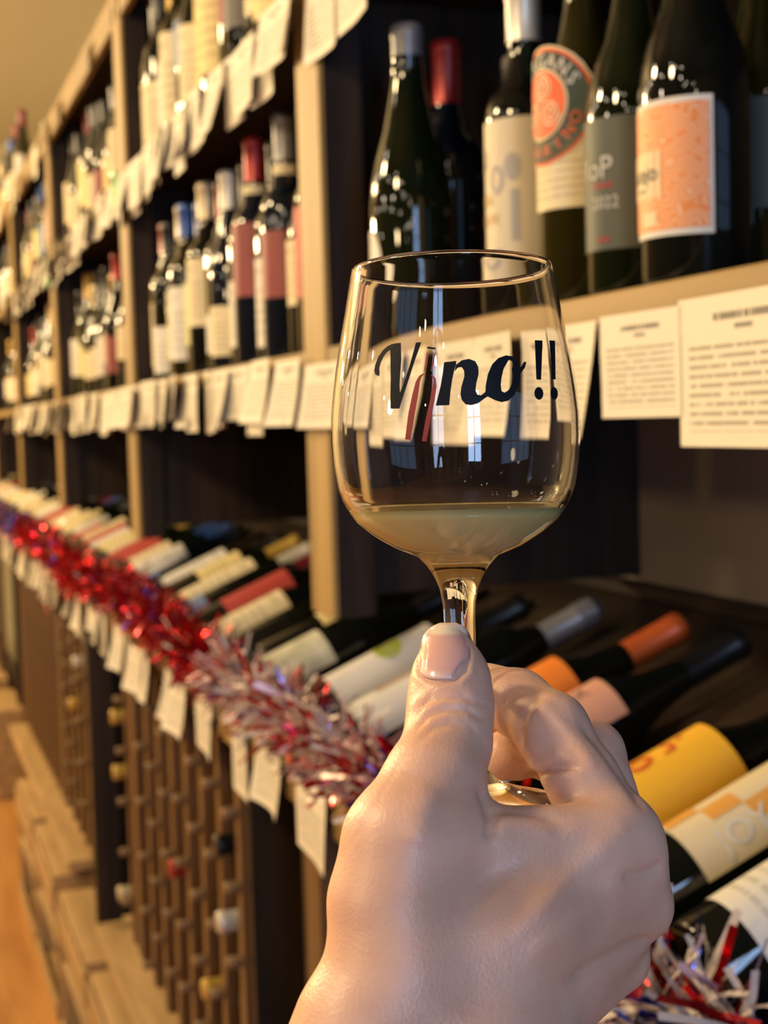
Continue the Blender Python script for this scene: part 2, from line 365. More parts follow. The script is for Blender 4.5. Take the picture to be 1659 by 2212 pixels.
# --- the near bottles on the middle shelf, right of the first post
def near_bottles():
    z = ZB+.0005
    # orange label
    X = .56; y = base_y(1506, X); R = .0400; H = .30
    b = put(bottle('black burgundy bottle with an orange patterned label, standing rightmost on the shelf edge', 'burgundy', H, R, G_BLACK, 'black', .84, None), X, y, z, .0)
    solid_label(b, lab('white'), R, .038, .133, 1.33)
    om = mat('orange_label_print', (.78, .27, .07), .55)
    L = om.node_tree.links; tc = nd(om, 'ShaderNodeTexCoord'); vo = nd(om, 'ShaderNodeTexNoise'); vo.inputs['Scale'].default_value = 70; vo.inputs['Detail'].default_value = 0
    wv = nd(om, 'ShaderNodeMath', operation='SINE'); mu = nd(om, 'ShaderNodeMath', operation='MULTIPLY'); mu.inputs[1].default_value = 90
    gt = nd(om, 'ShaderNodeMath', operation='GREATER_THAN'); gt.inputs[1].default_value = .55
    mx = nd(om, 'ShaderNodeMix', data_type='RGBA'); mx.inputs[6].default_value = (.80, .26, .06, 1); mx.inputs[7].default_value = (.8, .55, .38, 1)
    L.new(tc.outputs['Object'], vo.inputs['Vector']); L.new(vo.outputs[0], mu.inputs[0]); L.new(mu.outputs[0], wv.inputs[0]); L.new(wv.outputs[0], gt.inputs[0]); L.new(gt.outputs[0], mx.inputs[0]); L.new(mx.outputs[2], om.node_tree.nodes['Principled BSDF'].inputs['Base Color'])
    o = solid_label(b, om, R, .0425, .129, 1.26, 'orange_print', off=.0009)
    cr = lab('cream')
    wrapped(b, rect_poly(-.022, .016, .066, .098), cr, R+.0013, 'label_square')
    wrapped(b, rect_poly(-.003, .012, .046, .056), cr, R+.0013, 'label_square')
    wrapped(b, text_polys('uojo', .017, 0, -.002, .083)+text_polys('uvus', .006, 0, -.004, .072), mat('dark_ink', (.04, .04, .05), .6), R+.0017, 'lettering', 0)
    # slate label
    y = base_y(1380, X); R = .0395; H = .30
    b = put(bottle('dark bottle with a slate grey label and red and white lettering', 'burgundy', H, R, G_GREEN, 'black', .84, 'slate', .13, .46, 1.35), X, y, z)
    wi = mat('white_ink', (.5, .5, .48), .6); ri = mat('red_ink', (.5, .02, .03), .6)
    wrapped(b, text_polys('lloP', .024, 0, .006, .100)+text_polys('2022', .013, 0, .016, .074)+text_polys('Bio', .005, 0, -.02, .048), wi, R+.0009, 'lettering', 0)
    wrapped(b, text_polys('maxe', .017, 0, -.036, .096)+text_polys('rosso', .009, 0, .014, .088)+text_polys('vino', .008, 0, .014, .047), ri, R+.0009, 'lettering', 0)
    # oval label
    y = base_y(1270, X); R = .0400; H = .315
    b = put(bottle('olive glass bottle with an oval dark green and orange spiral label', 'burgundy', H, R, G_OLIVE, 'green', .85, None), X, y, z, .12)
    solid_label(b, lab('cream'), R, .082, .14, 1.2)
    cy = .165; A, B = .050, .049
    og = mat('oval_orange', (.78, .12, .03), .55); gn = mat('oval_green', (.035, .06, .045), .55); wc = lab('cream')
    wrapped(b, disc_poly(0, cy, A, B), wc, R+.0008, 'oval_border', 3)
    wrapped(b, disc_poly(0, cy, A-.002, B-.002), og, R+.0012, 'oval_band', 3)
    wrapped(b, disc_poly(0, cy, A-.0045, B-.0045), gn, R+.0016, 'oval_ground', 3)
    wrapped(b, disc_poly(0, cy+.002, .0275, .029), wc, R+.0020, 'oval_border', 3)
    wrapped(b, disc_poly(0, cy+.002, .0255, .027), og, R+.0024, 'oval_centre', 3)
    sp = []
    for k, (sx, sy) in enumerate([(.002, .0125), (-.0115, -.0075), (.0115, -.0075)]):
        pts = []
        for i in range(34):
            t = i/33; a = t*4.6*math.pi+k*2.1; rr = .0015+.0095*t; pts.append((sx+rr*math.cos(a), cy+.002+sy+rr*math.sin(a)))
        sp += stroke(pts, .0017)
    wrapped(b, sp, wc, R+.0028, 'spiral_print', 0)
    tw, to = [], []
    for i, ch in enumerate('BURGANS'):
        a = math.radians(150-i*20); tw += text_polys(ch, .016, a-math.pi/2, .0365*math.cos(a), cy+.0365*math.sin(a))
    for i, ch in enumerate('ALBARINO'):
        a = math.radians(200+i*20); to += text_polys(ch, .014, a+math.pi/2, .0365*math.cos(a), cy+.0365*math.sin(a))
    wrapped(b, tw, lab('white'), R+.0022, 'lettering', 0); wrapped(b, to, og, R+.0022, 'lettering', 0)
    # cream label with grey shapes
    y = base_y(1143, X); R = .037; H = .30
    b = put(bottle('black bottle with a tall cream label printed with grey shapes and gold lettering', 'bordeaux', H, R, G_BLACK, 'white', .83, None), X, y, z)
    solid_label(b, mat('label_ivory', (.62, .55, .42), .6), R, .035, .178, 1.45)
    gs = mat('grey_print', (.36, .35, .36), .6); gd = mat('gold_print', (.5, .32, .08), .5)
    wrapped(b, ring_poly(.012, .125, .009, .013, .004)+disc_poly(.03, .135, .008, .012)+ring_poly(.012, .055, .013, .009, .004)+rect_poly(-.018, -.012, .05, .075)+ring_poly(-.012, .145, .011, .011, .0035)+rect_poly(.028, .036, .07, .115), gs, R+.0009, 'label_print', 1)
    wrapped(b, text_polys('UVA', .016, .05, -.008, .107)+text_polys('DIVIN', .014, .05, -.004, .09), gd, R+.0012, 'lettering', 0)
    # red capsule bottle, sparkling bottle
    X = .53
    b = put(bottle('dark sparkling bottle with a silver neck foil and white oval label, beside the first post', 'sparkling', .32, .0435, G_GREEN, 'grey', .72, None), X, base_y(893, X, 620), z)
    wrapped(b, disc_poly(-.005, .075, .022, .036), lab('white'), .0441, 'label', 3)
    X = .60
    b = put(bottle('blue-black bottle with a red capsule and charcoal label, second from the first post', 'bordeaux', .325, .037, G_BLUE, 'red', .79, 'grey', .28, .58, 1.1), X, base_y(976, X, 620), z)
    MATS['label_grey'].node_tree.nodes['Principled BSDF'].inputs['Base Color'].default_value = (.09, .085, .08, 1)
    wrapped(b, [[[(-.012, .055), (.012, .055), (.004, .1), (-.004, .1)]]], lab('white'), .0379, 'label_print', 1)
    # back row
    for px, X, H, kind, g, cc, lc, desc in [
        (1090, .66, .31, 'bordeaux', G_BLACK, 'white', 'wine', 'dark bottle with a white capsule standing behind the cream label bottle'),
        (1052, .70, .29, 'bordeaux', G_GREEN, 'black', 'orange', 'bottle with a small orange and white label peeping out behind the cream label bottle'),
        (1640, .63, .31, 'burgundy', G_OLIVE, 'gold', 'slate', 'olive bottle half hidden behind the orange label bottle at the picture edge'),
        (1475, .72, .30, 'bordeaux', G_BLACK, 'black', None, 'black bottle in the back row behind the slate label bottle'),
        (1300, .74, .30, 'burgundy', G_OLIVE, 'black', None, 'olive bottle in the back row behind the oval label bottle'),
        (1190, .75, .30, 'bordeaux', G_GREEN, 'wine', None, 'dark green bottle in the back row behind the ivory label bottle')]:
        b = put(bottle(desc, kind, H, .037, g, cc, .82, lc, .2, .46, 1.3), X, base_y(px, X, 600), z)
near_bottles()

# --- standing bottles in the other bays
ORD = ['nearest', 'second', 'third', 'fourth', 'fifth', 'sixth']
palL = ['white', 'cream', 'cream', 'yellow', 'white', 'cream', 'wine', 'greenish', 'cream', 'white', 'yellow', 'blue', 'cream', 'white']
palC = ['black', 'red', 'black', 'wine', 'gold', 'grey', 'black', 'blue', 'black', 'cream']
_seen = {}
NTH = 'first second third fourth fifth sixth seventh eighth ninth tenth eleventh twelfth thirteenth fourteenth fifteenth sixteenth seventeenth eighteenth nineteenth twentieth'.split()+['later']*80
def standing(y, X, z, kind, H, R, g, cc, lc, l0, l1, shelf, bay, row='front', spin=0, neck=None):
    _seen[(shelf, bay, row)] = _seen.get((shelf, bay, row), 0)+1
    base = f'{dict(bordeaux="straight", burgundy="sloping", flute="slender", sparkling="wide")[kind]} bottle, {cc} capsule, {lc} label, {NTH[_seen[(shelf, bay, row)]-1]} in {row} row, {shelf[4:]}, {ORD[bay]} bay'
    b = put(bottle(base, kind, H, R, g, cc, .81, lc, l0, l1, 1.3, group=f'wine bottles on {shelf}, {ORD[bay]} bay', neck=neck), X, y, z, spin)
    return b
def fill(y0, y1, z, shelf, bay, seed, step=.088, X=.545, fixed=()):
    rs = random.Random(seed); y = y0+.05
    ys = []
    while y < y1-.045:
        ys.append(y); y += step+rs.uniform(-.004, .008)
    for i, y in enumerate(ys):
        lc = rs.choice(palL); cc = rs.choice(palC); kind = rs.choice(['bordeaux', 'bordeaux', 'burgundy', 'flute', 'burgundy'])
        H = rs.choice([.29, .30, .305, .32, .33]); R = .0385 if kind == 'burgundy' else .0365
        a = rs.uniform(.12, .26); standing(y, X+rs.uniform(-.01, .02), z+.0005, kind, H, R, rs.choice(GL), cc, lc, a, a+rs.uniform(.24, .36), shelf, bay, 'front', rs.uniform(-.35, .35))
    # a sparser back row
    for i, y in enumerate(ys[::2]):
        if bay > 3: break
        standing(y+.045, X+.115, z+.0005, 'bordeaux', rs.choice([.30, .32, .33]), .0365, rs.choice(GL), rs.choice(palC), rs.choice(palL), .2, .5, shelf, bay, 'back', rs.uniform(-.3, .3))
SB, SA, ST = 'the middle shelf', 'the upper shelf', 'the top board'
# second bay, middle shelf: placed one by one
BAY2 = [('bordeaux', .31, G_BLACK, 'red', 'red', .22, .58, 'cream'), ('burgundy', .30, G_BLACK, 'gold', 'cream', .22, .50, None), ('bordeaux', .33, G_BLUE, 'grey', 'wine', .25, .52, 'cream'),
    ('bordeaux', .31, G_BLUE, 'black', 'white', .07, .47, None), ('bordeaux', .33, G_BLUE, 'red', 'wine', .30, .62, 'cream'), ('bordeaux', .31, G_BLACK, 'black', 'white', .10, .42, None),
    ('burgundy', .31, G_BLUE, 'white', 'cream', .07, .32, None), ('bordeaux', .31, G_BLACK, 'wine', 'white', .10, .30, None), ('bordeaux', .32, G_BLACK, 'cream', 'cream', .25, .60, None),
    ('burgundy', .30, G_OLIVE, 'blue', 'greenish', .18, .54, None), ('bordeaux', .31, G_OLIVE, 'blue', 'white', .10, .52, None), ('flute', .32, G_GREEN, 'cream', 'cream', .12, .50, None),
    ('bordeaux', .30, G_GREEN, 'black', 'white', .05, .34, None), ('bordeaux', .31, G_BLACK, 'red', 'cream', .1, .5, None)]
for k, (kind, H, g, cc, lc, l0, l1, nk) in enumerate(BAY2):
    standing(1.715+k*.083, .53+.012*(k % 2), ZB+.0005, kind, H, .0365, g, cc, lc, l0, l1, SB, 1, 'front', .1*math.sin(k*2), nk)
for k, (H, cc) in enumerate([(.34, 'wine'), (.36, 'white'), (.34, 'black'), (.34, 'red'), (.33, 'blue'), (.35, 'grey'), (.33, 'black'), (.33, 'wine')]):
    standing(1.76+k*.13, .66, ZB+.0005, 'bordeaux', H, .0365, G_BLUE, cc, 'white', .3, .62, SB, 1, 'back')
BAY2U = [('black', 'cream', .2, .55), ('grey', 'white', .12, .4), ('gold', 'yellow', .1, .62), ('black', 'cream', .2, .6), ('wine', 'grey', .2, .5), ('red', 'wine', .3, .6), ('cream', 'yellow', .12, .64), ('gold', 'yellow', .12, .62),
    ('white', 'cream', .1, .5), ('red', 'blue', .35, .6), ('black', 'cream', .1, .6), ('gold', 'white', .08, .5), ('black', 'cream', .1, .45), ('grey', 'cream', .1, .5)]
for k, (cc, lc, l0, l1) in enumerate(BAY2U):
    standing(1.715+k*.083, .53+.01*(k % 2), ZA+.0005, ['bordeaux', 'burgundy'][k % 3 == 2], .31, .037, GL[k % 4], cc, lc, l0, l1, SA, 1)
fill(posts[1]+.02, posts[2]-.02, ZB, SB, 2, 11); fill(posts[1]+.02, posts[2]-.02, ZA, SA, 2, 12)
fill(posts[2]+.02, posts[3]-.02, ZB, SB, 3, 13, .1); fill(posts[2]+.02, posts[3]-.02, ZA, SA, 3, 14, .1)
fill(posts[3]+.02, posts[4]-.02, ZB, SB, 4, 15, .13); fill(posts[3]+.02, posts[4]-.02, ZA, SA, 4, 16, .13)
fill(posts[3]+.02, posts[4]-.02, ZT, ST, 4, 17, .15)

# --- bottles lying on the sloping deck
TILT = math.atan(.42)
LIE = Matrix.Rotation(0, 4, 'Z')
def lie(b, y, x0=.492, R=.037, roll=0):
    """axis runs up the deck (towards +X), label up"""
    ax = Vector((math.cos(TILT), 0, math.sin(TILT))); up = Vector((-math.sin(TILT), 0, math.cos(TILT)))
    up2 = up*math.cos(roll)+Vector((0, -1, 0))*math.sin(roll)     # label direction (local +X)
    yv = ax.cross(up2)
    m = Matrix((up2, yv, ax)).transposed().to_4x4()
    p = Vector((x0, y, deck_z(x0)))+up*(R+.0022)
    m.translation = p; b.matrix_world = m
    b.rotation_mode = 'XYZ'; b.location = p; b.rotation_euler = m.to_euler('XYZ')
    return b
GRP = 'bottles lying on the sloping deck'
def lying():
    ri = mat('rust_ink', (.62, .12, .02), .6)
    R = .037
    b = lie(bottle('black bottle lying on the deck nearest the camera, white label, beside the tinsel', 'bordeaux', .30, R, G_BLACK, 'black', .8, 'white', .10, .42, 1.35), .752, .478, R)
    b = lie(bottle('black bottle lying on the deck with an orange and cream chequered label', 'bordeaux', .30, R, G_BLACK, 'black', .8, None), .862, .482, R)
    solid_label(b, mat('label_ivory_plain', (.72, .62, .42), .6), R, .056, .17, 1.35)
    ck = mat('check_orange', (.72, .36, .08), .55); sq = []; sq2 = []
    for i in range(6):
        for j in range(4):
            x0 = -.048+i*.016; z0 = .058+j*.027
            if (i+j) % 2 == 0 and (i*3+j*5) % 4 != 0: sq += rect_poly(x0, x0+.016, z0, z0+.027)
    [wrapped(b, [q], ck, R+.0009, 'label_check', 1) for q in sq]
    wrapped(b, text_polys('JOY', .027, math.pi/2, .034, .100), lab('white'), R+.0013, 'lettering', 0)
    R = .039
    b = lie(bottle('black bottle lying on the deck with a golden yellow label and rust lettering', 'burgundy', .30, R, G_BLACK, 'black', .8, None), .968, .475, R)
    solid_label(b, lab('sun'), R, .045, .172, 1.5)
    wrapped(b, ring_poly(.001, .106, .010, .0125, .0055)+stroke([(-.011, .133), (-.002, .138), (.007, .136), (.007, .127)], [.002, .006, .006, .003])+disc_poly(-.004, .148, .003, .003), ri, R+.001, 'lettering', 1)
    R = .037
    b = lie(bottle('black bottle lying on the deck with a salmon pink label and small grey lettering', 'burgundy', .33, R, G_BLACK, 'black', .76, None), 1.172, .482, R)
    solid_label(b, lab('pink'), R, .085, .178, 1.3)
    wrapped(b, text_polys('LARK', .021, math.pi/2, .008, .135), mat('grey_ink', (.1, .08, .07), .6), R+.001, 'lettering', 0)
    b = lie(bottle('bottle lying on the deck with a bright orange label and rust orange capsule', 'burgundy', .33, R, G_BLACK, 'orange', .74, None), 1.283, .482, R)
    solid_label(b, lab('orange'), R, .08, .188, 1.4)
    wrapped(b, disc_poly(0, .12, .009, .008)+disc_poly(.012, .108, .008, .006)+disc_poly(-.004, .15, .004, .004)+disc_poly(-.012, .105, .005, .006), lab('pink'), R+.001, 'label_print', 1)
    b = lie(bottle('bottle lying on the deck with white label behind the thumb and ribbed grey capsule', 'bordeaux', .33, R, G_BLACK, 'grey', .70, 'white', .02, .36, 1.5, ribs=True), 1.462, .478, R)
    b.children[-1].data = label_me(mat('label_plain_white', (.7, .68, .66), .55), R+.0004, .012, .11, 1.5)
    wrapped(b, rect_poly(-.006, .004, .05, .10), mat('tan_print', (.45, .32, .22), .6), R+.001, 'label_print', 1)
    b = lie(bottle('green glass bottle lying on the deck, white label with a green pear print', 'bordeaux', .30, R, G_OLIVE, 'black', .70, None), 1.605, .480, R)
    solid_label(b, mat('label_plain_white', (.7, .68, .66), .55), R, .03, .175, 1.5)
    wrapped(b, disc_poly(.006, .115, .022, .018), mat('green_print', (.42, .5, .05), .6), R+.001, 'label_print', 2)
    b = lie(bottle('black bottle lying on the deck with a wide pale label, left of the pear label', 'burgundy', .30, .041, G_BLACK, 'black', .74, None), 1.795, .468, .041)
    lm = mottle(mat('label_hillside', (.7, .66, .5), .6), (.42, .42, .3), (.76, .72, .6), (22, 22, 22), 3)
    solid_label(b, lm, .041, .016, .10, 1.5)
    for y, kind, g, cc, lc, l0, l1, x0, d in [
        (1.905, 'bordeaux', G_BLACK, 'black', 'yellow', .32, .55, .5, 'bottle lying on the deck with a small yellow label by the first post'),
        (2.02, 'burgundy', G_BLACK, 'black', None, .3, .5, .49, 'unlabelled black bottle lying on the deck past the first post'),
        (2.165, 'burgundy', G_BLACK, 'black', 'cream', .10, .50, .468, 'bottle lying on the deck with a broad cream label in the second bay'),
        (2.30, 'bordeaux', G_BLACK, 'red', 'red', .20, .60, .485, 'bottle lying on the deck with a red label and red capsule'),
        (2.42, 'bordeaux', G_BLACK, 'wine', 'blue', .05, .2, .48, 'bottle lying on the deck with a low blue label'),
        (2.53, 'bordeaux', G_GREEN, 'white', 'cream', .14, .62, .478, 'bottle lying on the deck with a tan cream label and white capsule'),
        (2.66, 'bordeaux', G_BLACK, 'gold', 'yellow', .3, .6, .49, 'bottle lying on the deck with a yellow label and gold capsule'),
        (2.76, 'burgundy', G_GREEN, 'black', 'white', .14, .60, .485, 'bottle lying on the deck with a long white label')]:
        Rr = .037
        b = lie(bottle(d, kind, .30, Rr, g, cc, .76, lc, l0, l1, 1.5), y, x0, Rr, random.uniform(-.15, .15))
    rs = random.Random(3); y = 3.06
    while y < 7.6:
        if min(abs(y-p) for p in posts) > .05:
            bay = sum(y > p for p in posts)
            lc = rs.choice(['cream', 'white', 'cream', 'yellow', 'red', 'white', 'cream']); a = rs.uniform(.1, .2)
            cc = rs.choice(palC)
            nb = _seen['d', bay] = _seen.get(('d', bay), 0)+1
            lie(bottle(f'bottle lying on the deck, {NTH[nb-1]} in the {ORD[bay]} bay, {lc} label, {cc} capsule', rs.choice(['bordeaux', 'burgundy']), .30, .037, rs.choice(GL), cc, .78, lc, a, a+rs.uniform(.3, .42), 1.5, group=GRP+f', {ORD[bay]} bay'), y, .478, .037, rs.uniform(-.2, .2))
        y += .112
    ys = sorted(o.location.y for o in COL.objects if o.name.startswith('wine_bottle') and abs(o.rotation_euler.x)+abs(o.rotation_euler.y) > .3)
    for a, b in zip(ys, ys[1:]):
        if b-a > .088 and b < 3.4: link('deck_rail', RAIL, None, unit).location = (0, (a+b)/2, 0)
lying()

# ------------------------------------------------------------------ paper tags
def tag_me(w, h, seed):
    rs = random.Random(seed); n = 6; V = []; uv = []; Fc = []
    c1, c2, sk = rs.uniform(-.006, .012), rs.uniform(-.004, .010), rs.uniform(-.12, .12)
    for j in range(n+1):
        t = j/n                                             # 0 top .. 1 bottom
        for i in range(n+1):
            s = i/n-.5
            x = min(-.0008, -.001-(c1*t*t)-c2*t*(s*2)**2-.004*t*math.sin(s*3+seed))
            V.append((x, s*w+sk*t*h*.3, -t*h)); uv.append((1-i/n, 1-t))
    for j in range(n):
        for i in range(n): a = j*(n+1)+i; Fc.append((a, a+1, a+n+2, a+n+1))
    k = len(V); V += [(v[0]+.0005, v[1], v[2]) for v in V]; uv += uv[:k]
    Fc += [tuple(k+q for q in f[::-1]) for f in Fc[:]]
    me = mesh('tag', V, Fc, uv); me.materials.append(PAPER); me.shade_smooth(); return me
TAGS = [tag_me(w, h, i) for i, (w, h) in enumerate([(.115, .082), (.105, .09), (.09, .086), (.13, .085), (.085, .095), (.125, .074), (.10, .08)])]
def hang(y, X, ztop, me, label, group=None, rot=0):
    o = bpy.data.objects.new('paper_tag', me); COL.objects.link(o); o.location = (X-abs(rot)*.065-.001, y, ztop); o.rotation_euler = (0, 0, rot)
    return tag(o, label, 'tag', group)
big = tag_me(.142, .092, 31); mid = tag_me(.098, .070, 32); mid2 = tag_me(.09, .083, 35); 
hang(.722, XF-.004, 1.620, big, 'large printed paper tag at the right edge of the picture, below the orange label bottle', rot=-.02)
hang(.840, XF-.004, 1.617, mid, 'small printed paper tag hanging second from the right on the middle shelf edge', rot=.04)
hang(.948, XF-.004, 1.616, mid2, 'printed paper tag partly behind the glass rim side, third from the right')
for k, y in enumerate([1.055, 1.165, 1.27, 1.37, 1.47, 1.55]):
    hang(y, XF-.004, 1.617, TAGS[k % 7], ['tag seen through the glass behind the exclamation marks', 'tag seen through the glass behind the letter o', 'tag seen through the glass behind the letter n', 'tag seen through the glass behind the bottle-shaped letter', 'tag seen through the glass behind the letter V', 'tag between the first post and the wine glass'][k], rot=random.uniform(-.1, .1))
hang(1.43, XF-.004, ZA-.01, TAGS[3], 'cream paper tag at the top of the picture, just right of the first post')
hang(1.53, XF-.004, ZA-.01, TAGS[1], 'cream paper tag at the top of the picture, over the first post')
def tagrow(y0, y1, X, zt, where, seed, step=.062):
    rs = random.Random(seed); y = y0; cnt = {}
    while y < y1:
        near_p = min(abs(y-p) for p in posts)
        bay = sum(y > p for p in posts)
        hang(y, X-.0095*(len(COL.objects) % 2), zt+rs.uniform(-.004, .006), TAGS[rs.randrange(7)], f'white paper tag, {NTH[cnt.setdefault(bay, 0)]} in its bay, {where}, {ORD[min(bay, 5)]} bay', f'paper tags on {where}, {ORD[min(bay, 5)]} bay', rs.uniform(-.16, .06))
        cnt[bay] += 1; y += step*rs.uniform(.75, 1.5)
tagrow(1.68, 5.6, XF-.004, 1.629, 'the middle shelf edge', 1, .062)
tagrow(1.64, 5.6, XF-.004, ZA-.004, 'the upper shelf edge', 2, .062)
tagrow(3.3, 6.4, XF-.004, ZT-.02, 'the top board edge', 3, .4)
for y, me, lb in [(1.49, TAGS[3], 'large paper tag hanging from the ledge beside the wrist'), (1.67, TAGS[5], 'paper tag hanging from the ledge below the tinsel, second from the hand'), (1.83, TAGS[4], 'narrow tilted paper tag on the ledge, third from the hand'), (2.05, TAGS[3], 'paper tag hanging from the ledge, fourth from the hand')]:
    hang(y, .428, 1.152, me, lb, rot=-.02)
tagrow(2.2, 5.6, .428, 1.150, 'the lower ledge', 4, .085)

# paper shamrocks and a pink paper star pinned to the shelf fronts
def flat_shape(name, pts, m, loc, label, cat):
    n = len(pts); V = [(0, y, z) for y, z in pts]+[(.002, y, z) for y, z in pts]
    Fc = [tuple(range(n)), tuple(range(2*n-1, n-1, -1))]+[(i, n+i, n+(i+1) % n, (i+1) % n) for i in range(n)]
    o = link(name, mesh(name, V, Fc), m); o.location = loc; return tag(o, label, cat)
def clover():
    P = []
    for i in range(36):
        a = 2*math.pi*i/36; r = .028+.018*abs(math.cos(1.5*(a-math.pi/2))); P.append((r*math.cos(a), r*math.sin(a)))
    return P
GREENP = mat('green_paper', (.12, .42, .14), .6)
flat_shape('paper_shamrock', clover(), GREENP, (XF-.02, 2.93, ZA-.03), 'green paper shamrock pinned where the upper shelf meets the second post', 'decoration')
flat_shape('paper_shamrock', clover(), GREENP, (XF-.02, 4.22, ZA-.06), 'green paper shamrock pinned by the third post', 'decoration')
flat_shape('paper_star', [((.05 if i % 2 == 0 else .02)*math.sin(math.pi*i/5), (.05 if i % 2 == 0 else .02)*math.cos(math.pi*i/5)) for i in range(10)], mat('pink_paper', (.8, .12, .16), .6), (.41, 4.1, 1.07), 'pink paper star hanging among the tags of the lower ledge', 'decoration')

# ------------------------------------------------------------------ lower racks
def racks():
    XR = .456
    rk = empty('wine_rack', (0, 0, 0), 'wooden lattice wine rack under the sloping deck with upright slats and pegs', 'rack')
    box('back_board', DARK, .86, .875, Y0, Y1, .46, 1.10, rk)
    for p in [1.602]+posts[1:]:
        box('post', SLAT, XR, XR+.03, p-.03, p+.03, .44, 1.10, rk)
    SL = box_me(XR, XR+.022, -.016, .016, .44, 1.10); SL.materials.append(SLAT)
    SL2 = box_me(XR+.3, XR+.32, -.016, .016, .44, 1.10); SL2.materials.append(SLAT)
    pegm = lathe_me([(0, 0), (.008, 0), (.0095, .004), (.0095, .045), (0, .045)], 8); pegm.materials.append(PEG)
    rs = random.Random(5); n = 0
    for a, b in [(1.99, 2.85), (3.02, 3.14), (3.67, 4.18), (4.33, 5.45)]:
        y = a
        while y < b+.01:
            link('slat', SL, None, rk).location = (0, y, 0)
            zz = .48+.11*rs.random(); n += 1
            while zz < 1.08:
                if y < 4.3:
                    o = link('peg', pegm, None, rk); o.location = (XR-.022, y, zz); o.rotation_euler = (0, math.pi/2, 0)
                zz += .11
            y += .13
    # solid dark panels closing parts of the rack
    for a, b in [(1.64, 1.95), (3.2, 3.62), (5.55, 5.9)]:
        box('panel', DARK, .72, .74, a, b, .44, 1.10, rk); box('panel', DARK, XR+.004, .74, b-.02, b, .44, 1.10, rk); box('panel', DARK, XR+.004, .74, a, a+.02, .44, 1.10, rk)
    box('ledge_board', PALE, .392, .70, 1.2, 3.155, .415, .440, rk)
    box('ledge_board', PALE, .392, .70, 3.66, 5.5, .415, .440, rk)
    box('kick_panel', DARK, .52, .55, Y0, Y1, 0, .415, rk)
    box('divider_panel', DARK, .40, .456, 3.17, 3.2, .44, 1.10, rk)
    # bottle necks that poke out of the rack
    for px, py, cc, d in [(390, 1893, 'red', 'red capsule'), (462, 1805, 'black', 'black capsule with a bright rim'), (443, 2120, 'gold', 'gold capsule'), (155, 1516, 'gold', 'orange gold capsule, far rack'),
                          (250, 1548, 'gold', 'brass capsule beside the dark panel'), (258, 1672, 'gold', 'brass capsule below the first brass one'), (266, 1930, 'cream', 'pale capsule low beside the dark panel'), (484, 1990, 'white', 'white capsule near the first post'),
                          (165, 1428, 'white', 'small white capsule high in the far rack')]:
        p = at_x(px, py, XR-.01); ys = [1.99+.13*k for k in range(7)]+[3.02, 3.15]+[3.67+.13*k for k in range(4)]; p[1] = min([(a_+b_)/2 for a_, b_ in zip(ys, ys[1:])], key=lambda q: abs(q-p[1]))
        b = bottle(f'bottle lying in the lattice rack, neck out, {d}', 'bordeaux', .26, .034, G_GREEN, cc, .84, None)
        b.rotation_euler = (0, -math.pi/2, 0); b.location = (p[0]+.25, p[1], p[2])
    # open wooden crates on the floor under the ledge board
    for k, (y, zz, hh) in enumerate([(1.95, 0, .38), (2.52, 0, .38), (3.1, 0, .38), (3.72, 0, .39), (4.3, 0, .39)]):
        c = empty('wooden_crate', (.362, y, zz), ['open pale wooden crate on the floor nearest the camera', 'open pale wooden crate, second along the floor', 'open pale wooden crate, third along the floor', 'open pale wooden crate, fourth along the floor', 'open pale wooden crate, farthest along the floor'][k], 'crate')
        w = .52; t = .014
        box('bottom_board', PALE, 0, .15, 0, w, 0.001, t, c); box('top_board', PALE, 0, .15, 0, w, hh-t, hh, c); box('side_board', PALE, 0, .15, 0, t, t, hh-t, c); box('side_board', PALE, 0, .15, w-t, w, t, hh-t, c)
        box('front_slat', PALE, -.008, 0, 0, w, .0, .05, c); box('front_slat', PALE, -.008, 0, 0, w, hh-.10, hh-.02, c); box('shelf_slat', PALE, 0, .15, t, w-t, .19, .2, c)
        for j in range(4):
            b = bottle(['bottle standing in the nearest crate', 'bottle standing in the second crate', 'bottle standing in the third crate', 'bottle standing in the fourth crate', 'bottle standing in the farthest crate'][k]+f', {NTH[j]} from its near side', 'flute', .155, .03, GL[j % 4], ['black', 'white', 'wine', 'blue'][(j+k) % 4], .8, 'white', .2, .5, 1.2, group=f'bottles in crate {ORD[k]} along the floor')
            b.location = ((.362+.05), y+.08+j*.12, .2005 if hh > 0 else 0); b.rotation_euler = (0, 0, math.pi)
racks()
for y in (6.1, 6.9):
    box('crate_stack', PALE, .37, .5, y, y+.5, 0, .38, None, .004)
    o = COL.objects[-1] if False else bpy.data.objects['crate_stack' if y < 6.5 else 'crate_stack.001']; tag(o, 'closed pale wooden case standing on the floor at the far end' if y < 6.5 else 'second closed pale wooden case beyond the first one', 'crate')

